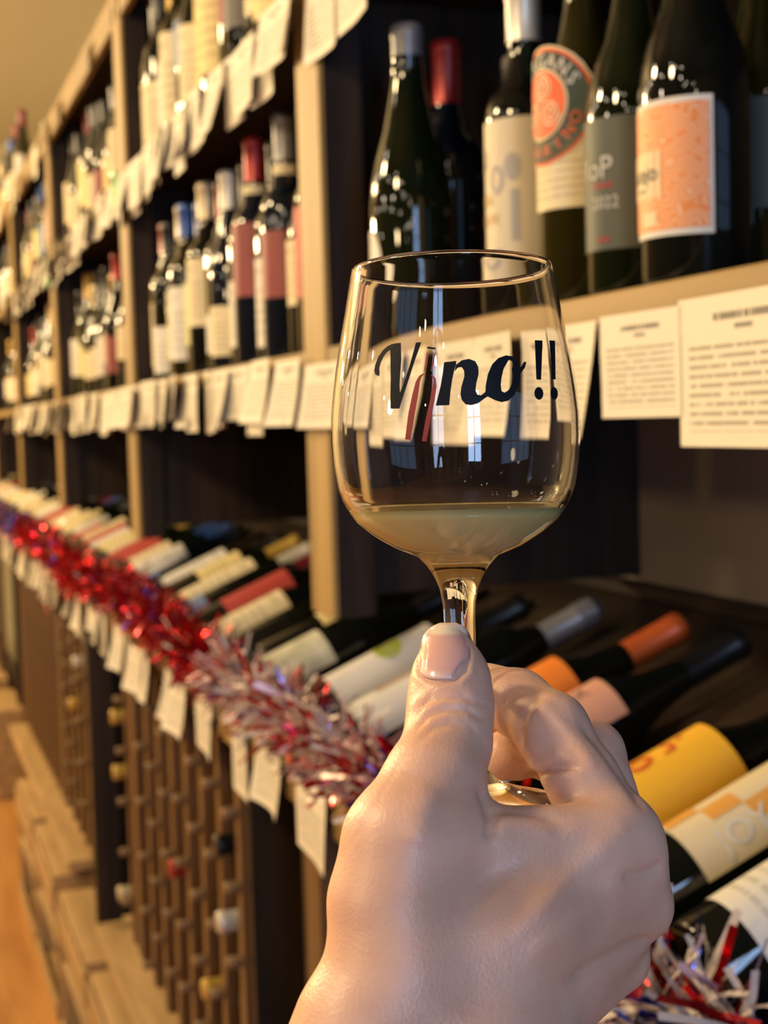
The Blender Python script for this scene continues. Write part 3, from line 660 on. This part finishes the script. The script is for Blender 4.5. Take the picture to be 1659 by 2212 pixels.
# ------------------------------------------------------------------ tinsel garland
def garland():
    foil = [mat('red_foil', (.60, .008, .012), .16, .8), mat('silver_white_foil', (.62, .54, .52), .38, .1), mat('blue_foil', (.03, .06, .42), .22, .85), mat('dark_red_foil', (.3, .01, .02), .2, .8), mat('pink_white_foil', (.68, .42, .42), .35, .3)]
    g = empty('tinsel_garland', (.45, 2.0, 1.2), 'red, white and blue metallic tinsel garland draped along the deck ledge', 'garland')
    inv = Vector((-.45, -2.0, -1.2))
    def path(t):   # t = Y
        return Vector((.432+.006*math.sin(t*5), t, 1.213+.008*math.sin(t*3.1)-.024*max(0, min(1, (1.15-t)/.3))))
    core = []; Vc = []; Fc = []; n = 90
    for i in range(n+1):
        y = .62+(6.2-.62)*i/n; c = path(y)+inv
        for k in range(6):
            a = k*math.pi/3; Vc.append((c.x+.003*math.cos(a), c.y, c.z+.003*math.sin(a)))
    for i in range(n):
        for k in range(6): Fc.append((i*6+k, i*6+(k+1) % 6, (i+1)*6+(k+1) % 6, (i+1)*6+k))
    link('core_cord', mesh('cord', Vc, Fc), foil[3], g)
    rs = random.Random(21)
    def strip(y, wid, ln):
        a = rs.uniform(0, 2*math.pi); a2 = a+rs.uniform(-1.3, 1.3); r0 = rs.uniform(0, .03)
        c = path(y)+inv+Vector((r0*math.cos(a), 0, r0*math.sin(a)))
        d = Vector((math.cos(a2)*.9, rs.uniform(-1.1, 1.1), math.sin(a2)*.9)).normalized()
        s = d.cross(Vector((rs.uniform(-1, 1), rs.uniform(-1, 1), rs.uniform(-1, 1)))).normalized()
        nrm = d.cross(s); bend = rs.uniform(-1.1, 1.1); pts = []
        segn = 3
        for i in range(segn+1):
            t = i/segn; p = c+d*ln*t+nrm*(bend*ln*t*t)
            pts.append(p-s*wid/2); pts.append(p+s*wid/2)
        for q in pts:
            X_, Z_ = q.x+.45, q.z+1.2
            if (Z_ < 1.172 and X_ > .408) or (X_ > .438 and Z_ < deck_z(X_)+.085) or Z_ < 1.13: return strip(y, wid, ln*.93)
        return pts
    def pick(y):
        r = rs.random()
        if y < 1.2: w = (.24, .34, .13, .17)
        elif y < 1.9: w = (.24, .34, .07, .12)
        elif y < 4.8: w = (.56, .02, .06, .36)
        else: w = (.15, .12, .63, .1)
        k = 0; acc = w[0]
        while r > acc and k < 3: k += 1; acc += w[k]
        return 4 if r > acc else k
    for i in range(280):
        y = .64+rs.random()**1.3*1.35 if i > 110 else .66+rs.random()*.35
        ln = rs.uniform(.035, .066); P = strip(y, rs.uniform(.0035, .0075), ln*.85)
        me = mesh('strip', P, [(2*j, 2*j+1, 2*j+3, 2*j+2) for j in range(3)]); link('tinsel_strip', me, foil[pick(y)], g, True)
    V = [[] for _ in foil]; Fq = [[] for _ in foil]
    for i in range(9500):
        y = .64+rs.random()*5.5; P = strip(y, rs.uniform(.002, .0048), rs.uniform(.022, .045)); k = pick(y); b = len(V[k]); V[k] += P
        Fq[k] += [(b+2*j, b+2*j+1, b+2*j+3, b+2*j+2) for j in range(3)]
    Va = []; Fa = []; mi = []
    for k in range(len(foil)):
        b = len(Va); Va += V[k]; Fa += [tuple(q+b for q in f) for f in Fq[k]]; mi += [k]*len(Fq[k])
    me = mesh('fringe', Va, Fa)
    for m in foil: me.materials.append(m)
    me.polygons.foreach_set('material_index', mi)
    o = link('tinsel_fringe', me, None, g, True); o['kind'] = 'stuff'
garland()

# ------------------------------------------------------------------ the wine glass
DG = .400; PX = DG/F
AX0 = np.array([975.0, 580.0]); AX1 = np.array([1003.0, 1745.0])
P_foot = at_d(1002.6, 1757, DG); P_rim = at_d(975, 578, DG)
axis = Vector(P_rim-P_foot); GH = axis.length
def hy(y): return (1757-y)*PX            # height above the foot for a picture row
gz = axis.normalized(); to_cam = Vector(-(M@np.array([0, 0, -1.0]))); to_cam = (to_cam-gz*to_cam.dot(gz)).normalized(); gx = to_cam.cross(gz)*-1
gx = gz.cross(to_cam)*-1
if gx.dot(Vector(M[:, 0])) < 0: gx = -gx
gy = gz.cross(gx)
GM = Matrix((gx, gy, gz)).transposed().to_4x4(); GM.translation = Vector(P_foot)
def glass():
    root = empty('wine_glass', P_foot, 'short stemmed wine glass with a little white wine, held up by the hand', 'glass')
    root.rotation_euler = GM.to_euler()
    outer = [(1198, 92), (1190, 114), (1180, 138), (1165, 164), (1150, 186), (1125, 216), (1100, 234), (1075, 247), (1050, 256), (1000, 264.5), (950, 268.5), (900, 268), (850, 263), (800, 256), (750, 247.5), (700, 238), (650, 228.5), (600, 219.5), (585, 216.5)]
    stem = [(1755, 245), (1748, 247), (1742, 246), (1732, 215), (1718, 160), (1702, 110), (1684, 72), (1660, 50), (1630, 40), (1590, 36), (1500, 34.5), (1400, 34), (1340, 34), (1300, 36), (1270, 42), (1250, 50), (1237, 57), (1220, 69), (1206, 82), (1200, 88)]
    P = [(0, hy(1755)-.0002)]+[(r*PX, hy(y)) for y, r in stem]
    P += [(r*PX, hy(y)) for y, r in outer[1:]]
    P += [(215*PX, hy(579)), (211*PX, hy(577)), (208*PX, hy(580))]
    th = 8.5
    inner = [(r-th+(0 if y < 1120 else -1), y) for y, r in outer[2:]][::-1]
    P += [(r*PX, hy(y if y < 1100 else y-5)) for r, y in inner] + [(70*PX, hy(1191)), (0, hy(1194))]
    gm = mat('clear_glass', (1, 1, 1), .0, 0, Transmission_Weight=1.0, IOR=1.46)
    me = lathe_me(P, 96); link('glass_vessel', me, gm, root)
    # wine: from just inside the glass wall up to a level surface
    wm = mat('white_wine', (1, .83, .34), .02, 0, Transmission_Weight=.12, IOR=1.33)
    ov = .6
    Q = [(0, hy(1194.7))]+[(70*PX, hy(1191.7))]
    for r, y in inner[::-1]:
        if y > 1104: Q.append(((r+ov)*PX, hy(y-5+.6)))
    Q += [((232-th+ov)*PX, hy(1099)), ((228-th)*PX, hy(1102)), (190*PX, hy(1103)), (0, hy(1103))]
    link('wine', lathe_me(Q, 96), wm, root)
    # a few bubbles on the wall of the bowl
    def Rof(y): return float(np.interp(y, [o[0] for o in outer][::-1], [o[1] for o in outer][::-1]))
    # printed word
    def decal(name, polys, m, cuts=4, lift=1.4):
        bm = bmesh.new()
        for loops in polys:
            vs = [v for lp in loops for v in lp]
            tris = tessellate_polygon([[Vector((x, y, 0)) for x, y in lp] for lp in loops])
            bv = [bm.verts.new((x, y, 0)) for x, y in vs]
            for t in tris:
                try: bm.faces.new([bv[i] for i in t])
                except ValueError: pass
        bmesh.ops.remove_doubles(bm, verts=bm.verts, dist=.01)
        for _ in range(6):
            es = [e for e in bm.edges if e.calc_length() > 14]
            if not es: break
            bmesh.ops.subdivide_edges(bm, edges=es, cuts=1)
            bmesh.ops.triangulate(bm, faces=bm.faces[:])
        for v in bm.verts:
            x, y = v.co.x, v.co.y; ax = 975+(y-578)*(1002.6-975)/(1757-578)
            R = Rof(y)+lift; s = max(-.97, min(.97, (x-ax)/R/1.012))
            v.co = Vector((R*PX*s, -R*PX*math.sqrt(1-s*s), hy(y)))
        me = bpy.data.meshes.new(name); bm.to_mesh(me); bm.free(); me.shade_smooth(); o = link(name, me, m, root)
        return o
    sgn = 1
    ink = mat('black_decal', (.006, .008, .012), .5, 0, Specular_IOR_Level=.15); red = mat('dark_red_decal', (.30, .04, .035), .4)
    def A(P): return [(780+x/6.9125, 740+y/6.9125) for x, y in P]
    def B(P): return [(920+x/5.53, 740+y/5.53) for x, y in P]
    decal('letter_v', [[A([(418, 255), (490, 166), (566, 165), (572, 400), (555, 640), (548, 760), (560, 1000), (545, 1085), (415, 1080), (422, 640)])],
                       [A([(775, 178), (850, 178), (760, 430), (655, 745), (600, 900), (545, 1085), (500, 1085), (520, 950), (600, 745), (690, 480)])],
                       [A([(495, 166), (440, 172), (380, 195), (320, 240), (250, 330), (205, 440), (190, 520), (205, 580), (262, 612), (268, 560), (264, 500), (285, 420), (330, 330), (375, 278), (425, 252)])]], ink)
    decal('letter_i', [[A(q[0])] for q in stroke([(885, 622), (835, 655), (800, 730), (765, 900), (715, 1150), (660, 1520)], [18, 38, 60, 82, 92, 80])+stroke([(988, 640), (1030, 700), (1030, 800), (995, 1000), (945, 1220), (885, 1550)], [15, 35, 58, 62, 66, 66])
                       + stroke([(935, 335), (922, 450), (898, 580)], [20, 26, 22])+stroke([(1030, 347), (1012, 470), (985, 592)], [18, 20, 16])], red)
    decal('bottle_cap_mark', [[A([(932, 245), (1045, 265), (1045, 292), (930, 272)])]], ink)
    decal('letter_n', [[B([(155, 378), (290, 368), (285, 410), (265, 480), (245, 570), (225, 700), (210, 855), (60, 855), (90, 740), (115, 640), (140, 500)])],
                       [B([(285, 412), (350, 362), (430, 348), (500, 375), (535, 440), (537, 520), (510, 620), (500, 700), (520, 745), (560, 755), (612, 715), (640, 765), (600, 790), (530, 840), (450, 860), (390, 850), (345, 800), (333, 730), (345, 650), (378, 540), (375, 480), (350, 440), (310, 442), (268, 485)])]], ink)
    decal('letter_o', [[B([(610, 720), (615, 640), (640, 520), (690, 410), (760, 340), (850, 308), (930, 320), (980, 370), (1005, 440), (1010, 540), (990, 650), (940, 750), (870, 815), (790, 830), (720, 810), (635, 767)]),
                        B([(795, 560), (785, 640), (795, 710), (830, 725), (880, 690), (930, 600), (935, 540), (915, 470), (935, 420), (925, 375), (880, 360), (820, 460)])],
                       [B([(1000, 445), (1020, 435), (1060, 375), (1088, 378), (1070, 440), (1020, 500), (1005, 520)])]], ink)
    for q, (cx, cy, rx, ry) in ((B([(1195, 122), (1293, 118), (1262, 570), (1203, 570)]), (1232, 725, 55, 72)), (B([(1380, 105), (1458, 102), (1447, 555), (1400, 555)]), (1425, 715, 48, 72))):
        decal('exclamation_mark', [[q], [B([(cx+rx*math.cos(2*math.pi*i/20), cy+ry*math.sin(2*math.pi*i/20)) for i in range(20)])]], ink)
    return root
glass()

# ------------------------------------------------------------------ the hand
def P3(x, y, d):   # picture-aligned metric space: (right, down, depth)
    return np.array([(x-CX)/F*d, (y-CY)/F*d, d])
def hand():
    h = .00085
    k0 = P3(600, 1300, .33); lo = np.array([-.036, .024, .322]); hi = np.array([.094, .150, .452])
    nx, ny, nz = [int(math.ceil((hi[i]-lo[i])/h)) for i in range(3)]
    gx_ = (lo[0]+h*np.arange(nx)).astype(np.float32)[:, None, None]; gy_ = (lo[1]+h*np.arange(ny)).astype(np.float32)[None, :, None]; gz_ = (lo[2]+h*np.arange(nz)).astype(np.float32)[None, None, :]
    def cone(a, b):
        pa, ra = P3(*a[:3]), a[3]*a[2]/F; pb, rb = P3(*b[:3]), b[3]*b[2]/F
        d = pb-pa; L2 = float(d@d)
        t = ((gx_-pa[0])*d[0]+(gy_-pa[1])*d[1]+(gz_-pa[2])*d[2])/L2
        t = np.clip(t, 0, 1)
        return np.sqrt((gx_-pa[0]-t*d[0])**2+(gy_-pa[1]-t*d[1])**2+(gz_-pa[2]-t*d[2])**2)-(ra+(rb-ra)*t)
    def chain(pts, k):
        s = None
        for a, b in zip(pts, pts[1:]):
            c = cone(a, b); s = c if s is None else smin(s, c, k)
        return s
    def smin(a, b, k):
        hh = np.clip(.5+.5*(b-a)/k, 0, 1)
        return b+(a-b)*hh-k*hh*(1-hh)
    thumb = chain([(967, 1403, .3835, 55), (973, 1465, .3800, 80), (973, 1530, .3755, 88), (967, 1605, .3690, 90), (938, 1690, .3590, 106), (876, 1820, .3500, 132), (852, 1950, .3470, 138), (852, 2090, .3440, 142), (800, 2225, .3400, 160), (740, 2420, .335, 200)], .004)
    s = thumb
    palm = [
        ((950, 2200, .345, 150), (1335, 1805, .3700, 88)), ((960, 2230, .346, 150), (1358, 1868, .3720, 78)),
        ((1000, 2240, .348, 140), (1378, 1958, .3760, 74)), ((1040, 2270, .351, 120), (1333, 2072, .3820, 68)),
        ((1065, 2240, .348, 150), (900, 2500, .338, 200)), ((880, 2060, .345, 130), (1120, 1990, .352, 120)),
        ((985, 1812, .3505, 70), (1290, 1812, .3640, 74))]
    pm = None
    for a, b in palm:
        c = cone(a, b); pm = c if pm is None else smin(pm, c, .009)
    s = smin(s, pm, .007)
    idx = chain([(1335, 1805, .3700, 84), (1262, 1690, .3770, 78), (1192, 1575, .3850, 77), (1118, 1518, .4010, 70), (1052, 1492, .4130, 60)], .003)
    mid = chain([(1358, 1868, .3740, 74), (1280, 1626, .4040, 66), (1180, 1620, .4290, 60), (1090, 1632, .4240, 54)], .003)
    ring = chain([(1378, 1958, .3760, 70), (1320, 1870, .4160, 62), (1190, 1910, .4270, 56), (1090, 1915, .4150, 50)], .003)
    pink = chain([(1333, 2072, .3820, 64), (1290, 2010, .4150, 54), (1180, 2025, .4220, 50), (1100, 2020, .4120, 44)], .003)
    for f, k in ((idx, .0035), (mid, .0025), (ring, .0025), (pink, .0025)): s = smin(s, f, k)
    f = s
    # surface nets
    ins = f < 0
    n3 = (nx-1)*(ny-1)*(nz-1)
    cid = -np.ones((nx, ny, nz), np.int64)
    acc = {}
    edges = []
    allc = []; allp = []
    for ax in range(3):
        sl0 = [slice(None)]*3; sl1 = [slice(None)]*3; sl0[ax] = slice(0, -1); sl1[ax] = slice(1, None)
        A_, B_ = f[tuple(sl0)], f[tuple(sl1)]
        I = np.argwhere((A_ < 0) != (B_ < 0))
        o1, o2 = [q for q in range(3) if q != ax]
        I = I[(I[:, o1] > 0) & (I[:, o2] > 0) & (I[:, o1] < f.shape[o1]-1) & (I[:, o2] < f.shape[o2]-1)]
        fa = A_[tuple(I.T)]; fb = B_[tuple(I.T)]; t = fa/(fa-fb)
        p = I.astype(np.float64); p[:, ax] += t
        cells = []
        for d1, d2 in ((0, 0), (1, 0), (1, 1), (0, 1)):
            J = I.copy(); J[:, o1] -= d1; J[:, o2] -= d2; cells.append(J); allc.append(J); allp.append(p)
        edges.append((ax, cells, fa < 0))
    C_ = np.concatenate(allc); Pp = np.concatenate(allp)
    key = (C_[:, 0]*ny+C_[:, 1])*nz+C_[:, 2]
    uq, invi = np.unique(key, return_inverse=True)
    cnt = np.bincount(invi); V = np.stack([np.bincount(invi, Pp[:, q])/cnt for q in range(3)], 1)
    faces = []; off = 0
    for ax, cells, neg in edges:
        m_ = len(neg); ids = [invi[off+q*m_:off+(q+1)*m_] for q in range(4)]; off += 4*m_
        q = np.stack(ids, 1); flip = neg if ax != 1 else ~neg
        q[~flip] = q[~flip][:, ::-1]; faces.append(q)
    Fq = np.concatenate(faces)
    V = V*h+lo
    # relax a little
    import collections
    e = np.concatenate([Fq[:, [0, 1]], Fq[:, [1, 2]], Fq[:, [2, 3]], Fq[:, [3, 0]]])
    def relax(V, n):
        for _ in range(n):
            sm = np.stack([np.bincount(e[:, 0], V[e[:, 1], q], len(V))+np.bincount(e[:, 1], V[e[:, 0], q], len(V)) for q in range(3)], 1)
            dg = np.bincount(e[:, 0], minlength=len(V))+np.bincount(e[:, 1], minlength=len(V))
            V = V*.5+.5*sm/dg[:, None]
        return V
    V = relax(V, 2)
    def normals(V):
        a = V[Fq[:, 2]]-V[Fq[:, 0]]; b = V[Fq[:, 3]]-V[Fq[:, 1]]; nf = np.cross(a, b); N = np.zeros_like(V)
        for q in range(4):
            for c in range(3): N[:, c] += np.bincount(Fq[:, q], nf[:, c], len(V))
        return N/np.maximum(np.linalg.norm(N, axis=1, keepdims=True), 1e-12)
    N = normals(V)
    x = V[:, 0]/V[:, 2]*F+CX; y = V[:, 1]/V[:, 2]*F+CY
    # outward test: the point nearest the viewer must have a normal towards the viewer
    k = np.argmin(V[:, 2]); 
    if N[k, 2] > 0: Fq = Fq[:, ::-1]; N = -N
    front = np.clip(-N[:, 2]*1.6+.25, 0, 1)
    disp = np.zeros(len(V))
    def line(pts, depth, w, ridge=0):
        nonlocal disp
        best = np.full(len(V), 1e9); tt = np.zeros(len(V)); tot = len(pts)-1
        for i, (a, b) in enumerate(zip(pts, pts[1:])):
            ax_, ay = a; bx_, by = b; L2 = (bx_-ax_)**2+(by-ay)**2
            t = np.clip(((x-ax_)*(bx_-ax_)+(y-ay)*(by-ay))/L2, 0, 1); d = np.hypot(x-ax_-t*(bx_-ax_), y-ay-t*(by-ay))
            c = d < best; best[c] = d[c]; tt[c] = (i+t[c])/tot
        fade = np.clip(np.minimum(tt, 1-tt)*5+.25, 0, 1)
        disp += -depth*1.15*np.exp(-(best/(w*.85))**2)*fade*front
        if ridge: disp += 1.4*ridge*np.exp(-((best-2.2*w)/(w*1.2))**2)*fade*front
    # thumb joint creases
    line([(893, 1552), (915, 1522), (950, 1508), (1000, 1506), (1035, 1522)], .00055, 7, .00022)
    line([(898, 1578), (925, 1545), (965, 1531), (1010, 1534), (1040, 1552)], .00060, 7, .00022)
    line([(905, 1530), (935, 1500), (975, 1490), (1015, 1494)], .00030, 6, .0001)
    line([(900, 1605), (935, 1572), (975, 1562), (1015, 1570), (1035, 1588)], .00035, 8, .0001)
    line([(925, 1497), (960, 1480), (1000, 1482)], .0002, 5)
    # folds at the root of the index finger and the web of the thumb
    line([(1128, 1706), (1148, 1684), (1172, 1666), (1205, 1656), (1245, 1656)], .0014, 10, .0004)
    line([(1172, 1498), (1140, 1525), (1124, 1562), (1122, 1612)], .0007, 12, .0001)
    line([(1140, 1600), (1150, 1640), (1165, 1668)], -.0006, 30)
    line([(1040, 1700), (1052, 1730), (1062, 1770), (1058, 1820)], .0014, 16)
    line([(1062, 1752), (1100, 1748), (1160, 1758), (1215, 1778)], .0006, 13, .0003)
    line([(1255, 1560), (1300, 1612), (1350, 1680), (1392, 1745)], .0010, 12)
    line([(1438, 1868), (1395, 1890), (1340, 1900)], .0012, 16)
    line([(1418, 2028), (1360, 2045), (1290, 2085), (1230, 2120)], .0014, 16)
    # finger joint ridge and tendons
    line([(1158, 1512), (1195, 1550), (1245, 1605), (1290, 1665)], -.0008, 20)
    line([(1340, 1800), (1230, 1900), (1100, 2030)], -.0006, 34)
    line([(1370, 1880), (1270, 1960), (1120, 2090)], -.0004, 30)
    line([(930, 1690), (905, 1760), (900, 1830)], -.0007, 40)
    # fine skin folds on the heel of the thumb
    for q in range(9):
        x0 = 745+q*13; line([(x0, 1840-q*22), (x0+34, 1800-q*22), (x0+60, 1778-q*20)], .00010, 4)
    line([(902, 1375), (903, 1420), (908, 1452), (925, 1466), (955, 1472), (985, 1467), (1006, 1448), (1013, 1400)], .0005, 6, .0002)
    V = V+N*disp[:, None]
    V = relax(V, 1) if False else V
    Wd = EYE+np.stack([V[:, 0], -V[:, 1], -V[:, 2]], 1)@M.T
    me = bpy.data.meshes.new('hand_skin')
    o0 = Wd.mean(0)
    me.from_pydata((Wd-o0).tolist(), [], Fq[:, ::-1].tolist() if False else Fq.tolist()); me.update()
    bm = bmesh.new(); bm.from_mesh(me); bmesh.ops.recalc_face_normals(bm, faces=bm.faces); bm.to_mesh(me); bm.free()
    me.shade_smooth()
    root = empty('hand', o0, 'light-skinned right hand seen from the back, pinching the glass stem between thumb and fingers', 'hand')
    sk = mat('skin', (.62, .40, .30), .42, 0, Subsurface_Weight=.35, Subsurface_Scale=.006)
    sk.node_tree.nodes['Principled BSDF'].inputs['Subsurface Radius'].default_value = (1, .35, .2)
    mottle(sk, (.62, .365, .26), (.73, .455, .34), (45, 45, 45), 5)
    L = sk.node_tree.links; tc = nd(sk, 'ShaderNodeTexCoord'); vo = nd(sk, 'ShaderNodeTexVoronoi'); vo.inputs['Scale'].default_value = 1100
    n2 = nd(sk, 'ShaderNodeTexNoise'); n2.inputs['Scale'].default_value = 500; n2.inputs['Detail'].default_value = 3
    ad = nd(sk, 'ShaderNodeMath', operation='ADD'); bp = nd(sk, 'ShaderNodeBump'); bp.inputs['Strength'].default_value = .28; bp.inputs['Distance'].default_value = .00025
    L.new(tc.outputs['Object'], vo.inputs['Vector']); L.new(tc.outputs['Object'], n2.inputs['Vector']); L.new(vo.outputs['Distance'], ad.inputs[0]); L.new(n2.outputs[0], ad.inputs[1]); L.new(ad.outputs[0], bp.inputs['Height'])
    L.new(bp.outputs[0], sk.node_tree.nodes['Principled BSDF'].inputs['Normal'])
    link('skin', me, sk, root)
    # thumbnail: a curved plate just above the skin, found by looking up the front surface
    sel = (x > 880) & (x < 1060) & (y > 1330) & (y < 1480) & (N[:, 2] < .1)
    sx, sy, sd = x[sel], y[sel], V[sel, 2]
    def depth(px, py):
        w = np.exp(-((sx-px)**2+(sy-py)**2)/60.0); return float((w*sd).sum()/w.sum()) if w.sum() > 1e-6 else .37
    nu, nv = 16, 18; NV = []; uv = []; NF = []
    for j in range(nv+1):
        t = j/nv
        cx = 955+9*(1-t); 
        half = 53*(1 if t > .45 else math.sqrt(max(0, 1-((.45-t)/.47)**2))**.9+.0)
        for i in range(nu+1):
            u = -1+2*i/nu
            yy = 1346+(1467-1346)*t-(12*u**4 if t > .5 else 12*u**4*t/.5)
            xx = cx+half*u+4
            d = depth(xx, yy)-.0004*(1-u*u)-.00005-(.0004 if j < 2 else 0)
            p = P3(xx, yy, d); NV.append(EYE+M@np.array([p[0], -p[1], -p[2]])-o0); uv.append((i/nu, 1-t))
    for j in range(nv):
        for i in range(nu): a = j*(nu+1)+i; NF.append((a, a+1, a+nu+2, a+nu+1))
    nm = mat('fingernail', (.7, .45, .40), .2, 0, Coat_Weight=.5, Subsurface_Weight=.2, Subsurface_Scale=.002)
    L = nm.node_tree.links; tc = nd(nm, 'ShaderNodeTexCoord'); sp = nd(nm, 'ShaderNodeSeparateXYZ'); cr = nd(nm, 'ShaderNodeValToRGB')
    els = cr.color_ramp.elements; els[0].position = 0; els[0].color = (.72, .52, .50, 1); els[1].position = .16; els[1].color = (.66, .37, .34, 1)
    a = els.new(.76); a.color = (.64, .36, .33, 1); a = els.new(.82); a.color = (.74, .60, .46, 1)
    L.new(tc.outputs['UV'], sp.inputs[0]); L.new(sp.outputs[1], cr.inputs[0]); L.new(cr.outputs[0], nm.node_tree.nodes['Principled BSDF'].inputs['Base Color'])
    nme = mesh('nail', NV, NF, uv); no = link('thumbnail', nme, nm, root, True)
    so = no.modifiers.new('thickness', 'SOLIDIFY'); so.thickness = .0003; so.offset = 0
hand()
